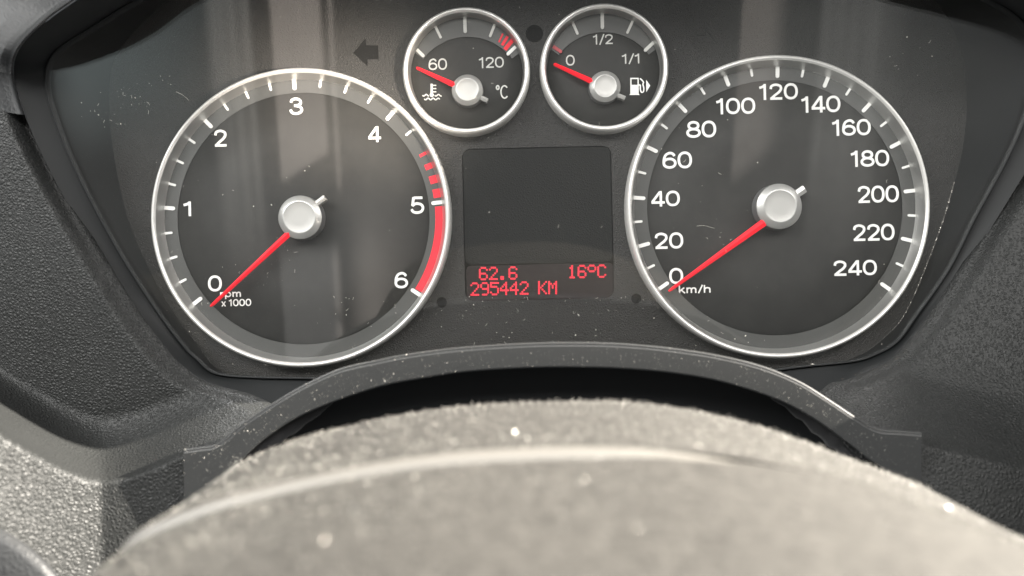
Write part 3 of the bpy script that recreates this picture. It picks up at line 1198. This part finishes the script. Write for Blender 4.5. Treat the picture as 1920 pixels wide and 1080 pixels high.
rows = [trow(0, 0, YT + 16), trow(0, 0, YT + .4), trow(0, -2, YT), trow(0, -3.5, YT), trow(.5, 0, YT - .05), trow(1, 9, YT), trow(1, 7, YT), trow(1, 5.2, YT + .35), trow(1, 4, YT + .1),
        trow(1, 1.5, YT + .3), trow(1, .3, YT + 1.0), trow(1, 0, YT + 1.8)]
G = np.stack(rows)
cav = [trow(.5, 0, -38.5), trow(0, 60, -37), trow(0, 400, -37)]
obj('cavity_shade_plate', MB().grid(np.stack(cav)), M_cavity, dash)  # added dark plate closing the gap, with the shade in its colour
bk = G[-1].copy()
bk[:, 1] += 4
bk[:, 2] -= .7
G = np.concatenate([G, bk[None]])
obj('arch', MB().grid(G), M_trim, trim)
for e, s in ((0, -1), (-1, 1)):
    col_ = G[:, e]
    m_ = len(col_)
    obj('end_face', MB().add([tuple(p) for p in col_], [tuple(range(m_))]), M_trim, trim)

# ------------------------------------------------------------------ boot folds in the gap under the trim
boot = thing('column_boot', 'black folded fabric boot in the gap under the column trim', 'boot', P(520, 860, -60))
for pts, r in (([(432, 905, -49), (455, 872, -49), (478, 846, -48.5), (512, 822, -48), (560, 790, -46), (620, 752, -44)], 2.4),
               ([(1640, 885, -47), (1600, 850, -46), (1560, 815, -45), (1500, 765, -44), (1430, 722, -43)], 3.0)):
    q = catmull(pts, 24)
    tp = [(.25 + .75 * math.sin(math.pi * (i + .5) / 24) ** .6) * (1 + .12 * math.sin(i * 1.9)) for i in range(24)]
    obj('fold', MB().tube([P(*x) for x in q], r, 12, tp), M_boot, boot)

# ------------------------------------------------------------------ steering column cover, towards the camera
cover = thing('steering_column_cover', 'pale sunlit fuzzy steering column cover across the bottom, out of focus', 'column cover', (14, -150, -70))
CB = [(436, 905), (440, 882), (470, 858), (560, 822), (640, 801), (760, 775), (900, 757), (1080, 750), (1200, 754), (1330, 774), (1450, 806),
      (1560, 846), (1640, 876), (1715, 906), (1722, 935)]
YB = -92.0
sec = catmull([tuple(P(u, v, YB)) for u, v in CB], 160)
sec = np.vstack([sec[0] + np.array([0, 0, -40]), sec, sec[-1] + np.array([0, 0, -40])])
rows = []
for y, dz, sc in ((-84, -26, .96), (-86, -6, .985), (-88.5, -1.6, .995), (-91, -.3, 1), (-94, 0, 1), (-104, -.1, 1), (-114, -.3, 1.0), (-124, -.6, 1.0), (-136, -.9, 1.0),
                  (-138.6, -1.0, 1.0)):
    q = sec.copy()
    q[:, 1] = y
    q[:, 2] += dz
    rows.append(q)
obj('rear_shell', MB().grid(np.stack(rows)), M_cover, cover)
rows = []
for y, dz in ((-138.5, -3.2), (-141.4, -2.2), (-142.2, -1.7), (-148, -1.9), (-160, -2.4), (-180, -3.4), (-205, -5), (-216, -8), (-218, -40)):
    q = sec.copy()
    q[:, 1] = y
    q[:, 2] += dz
    rows.append(q)
flush = (-1.05, -1.08, -1.1, -1.35, -2.0, -3.2, -5, -8, -40)
for q, dz, fz in zip(rows, (-3.2, -2.2, -1.7, -1.9, -2.4, -3.4, -5, -8, -40), flush):
    q[:, 2] += (fz - dz) * smooth(q[:, 0], 5, 48)
obj('front_shell', MB().grid(np.stack(rows)), M_cover, cover)
bead = []
for dy, dz in ((.9, -1.4), (.75, -.75), (.3, -.35), (-.5, -.3), (-1.2, -.6), (-1.7, -1.1), (-2.0, -2.4)):
    q = sec.copy()
    q[:, 1] = -139.6 + dy
    q[:, 2] += dz - 1.5 * smooth(q[:, 0], 5, 48)
    bead.append(q)
obj('seam_bead', MB().grid(np.stack(bead)), M_bead, cover)


# ------------------------------------------------------------------ dust, lint and fluff
def flakes(pos, size, nrm=None, aspect=(.5, 1.6)):
    """tiny tilted four-sided chips"""
    n_ = len(pos)
    a = rng.normal(size=(n_, 3))
    a /= np.linalg.norm(a, axis=1)[:, None]
    b = np.cross(a, rng.normal(size=(n_, 3)))
    b /= np.linalg.norm(b, axis=1)[:, None]
    cc = np.cross(a, b)
    s = size * rng.lognormal(0, .45, n_)[:, None]
    asp = rng.uniform(*aspect, n_)[:, None]
    p0, p1, p2, p3 = pos + a * s * asp, pos + b * s * .8, pos - a * s * asp * .8 + cc * s * .3, pos - b * s * .6 - cc * s * .4
    V_ = np.stack([p0, p1, p2, p3], 1).reshape(-1, 3)
    F_ = []
    for i in range(n_):
        k = 4 * i
        F_ += [(k, k + 1, k + 2), (k, k + 2, k + 3), (k, k + 3, k + 1), (k + 1, k + 3, k + 2)]
    return V_, F_


def fibre(mb, p, L, r, seed_dir=None, planar=True):
    a = random.uniform(0, 6.28)
    cur = random.uniform(-2.2, 2.2)
    pts = []
    q = Vector(p)
    for i in range(6):
        pts.append(q.copy())
        a += cur / 6 + random.uniform(-.25, .25)
        q = q + Vector((math.cos(a), random.uniform(-.15, .15) if planar else random.uniform(-.5, .3), math.sin(a))) * L / 5
    mb.tube(pts, r, 3)


def stuff(name, mb, m, label):
    o = obj(name, mb, m)
    o['kind'] = 'stuff'
    o['label'] = label
    o['category'] = 'dust'
    return o


# on the lens
ld = MB()
spots = []
for cu, cv, su, sv, n_ in ((190, 210, 22, 10, 9), (245, 178, 28, 14, 16), (270, 200, 10, 6, 8), (300, 155, 14, 6, 7), (215, 228, 12, 8, 6),
                           (490, 500, 35, 30, 16), (620, 560, 60, 50, 12), (600, 690, 60, 16, 20), (880, 570, 70, 12, 22), (1080, 575, 60, 12, 18),
                           (1720, 120, 30, 26, 9), (1330, 440, 30, 14, 8), (1300, 330, 30, 20, 6), (960, 620, 260, 22, 50),
                           (330, 520, 70, 90, 12), (1250, 620, 70, 30, 14), (1700, 560, 40, 60, 8), (960, 330, 600, 220, 70),
                           (860, 600, 50, 20, 14), (1150, 560, 20, 10, 8)):
    for _ in range(n_):
        spots.append((random.gauss(cu, su), random.gauss(cv, sv)))
pos = np.array([tuple(PL(u, v, -.12)) for u, v in spots if 110 < u < 1800 and v < 705])
V_, F_ = flakes(pos, .12)
ld.add(V_, F_)
for u, v in spots[::5]:
    if 120 < u < 1790 and v < 700:
        fibre(ld, PL(u + random.gauss(0, 12), v + random.gauss(0, 8), -.1), random.uniform(.5, 1.4), .035)
fibre(ld, PL(330, 172, -.1), 5, .05)
fibre(ld, PL(1340, 428, -.1), 6, .035)
V_, F_ = flakes(np.array([tuple(PL(1523, 683, -.4))]), .55)
ld.add(V_, F_)
stuff('lens_dust', ld, M_dust, 'pale specks and lint fibres on the clear lens')

# on the trim's front and top edge
td = MB()
n_ = 1500
k_ = rng.integers(0, 240, n_)
f_ = rng.uniform(.02, 1, n_)
q = bot[k_] * (1 - f_)[:, None] + top[k_] * f_[:, None]
pos = PN(q[:, 0], q[:, 1], np.full(n_, YT - .45 + .4 * np.abs(f_ - .5)))
V_, F_ = flakes(pos, .065)
td.add(V_, F_)
k_ = rng.integers(20, 220, 900)
pos = PN(top[k_, 0], top[k_, 1] + rng.uniform(-.5, 2, 900), np.full(900, YT + 1.2))
V_, F_ = flakes(pos, .05)
td.add(V_, F_)
for _ in range(12):
    i = random.randrange(240)
    f = random.random()
    u, v = bot[i] * (1 - f) + top[i] * f
    fibre(td, P(u, v, YT - .4), random.uniform(.4, .9), .018)
stuff('trim_dust', td, M_grime, 'pale dust specks on the arched column trim')

# sparkling grit and fuzz on the column cover
cd = MB()
n_ = 32000
k_ = rng.integers(1, 161, n_)
yy = -92 - 115 * rng.uniform(0, 1, n_) ** 1.0
base = sec[k_] + (sec[np.minimum(k_ + 1, 161)] - sec[k_]) * rng.uniform(0, 1, n_)[:, None]
zz = np.interp(-yy, [92, 104, 124, 138.6, 142.2, 160, 205], [-.1, -.1, -.6, -.3, -1.7, -2.4, -5])
pos = np.stack([base[:, 0], yy, base[:, 2] + zz + .05], 1)
V_, F_ = flakes(pos, .09)
cd.add(V_, F_)
sp_ = MB()
V_, F_ = flakes(pos[:4500] + np.array([0, 0, .06]), .07)
sp_.add(V_, F_)
for _ in range(1500):                      # fuzz standing on the far edge
    i = rng.integers(2, 160)
    p = sec[i]
    yb_ = random.uniform(-100, -88)
    fibre(cd, (p[0], yb_, p[2] + np.interp(-yb_, [88, 91, 100], [-1.5, -.2, 0])), random.uniform(.4, 1.0), .035, planar=False)
stuff('column_grit', cd, M_flake, 'pale grit and fuzz over the steering column cover')
stuff('column_glitter', sp_, M_glit, 'tiny shiny specks sparkling on the steering column cover')

# fluff caught along the lower edges of the dashboard opening
fd = MB()
edgeR = catmull([(1735, 618), (1711, 649), (1672, 683), (1635, 702), (1600, 715), (1572, 723)], 120)
for i in range(300):
    u, v = edgeR[min(119, int(random.random() ** .8 * 120))]
    fibre(fd, P(u + random.gauss(2, 3), v + random.gauss(2, 3.5), -15.4), random.uniform(.4, 1.3), .02, planar=False)
edgeL = catmull([(283, 640), (333, 692), (377, 722), (440, 742)], 120)
for i in range(160):
    u, v = edgeL[random.randrange(120)]
    fibre(fd, P(u + random.gauss(-1, 2.5), v + random.gauss(2, 2.5), -15.2), random.uniform(.3, 1.0), .03, planar=False)
stuff('edge_fluff', fd, M_dust2, 'brownish fluff along the lower edge of the cluster opening')
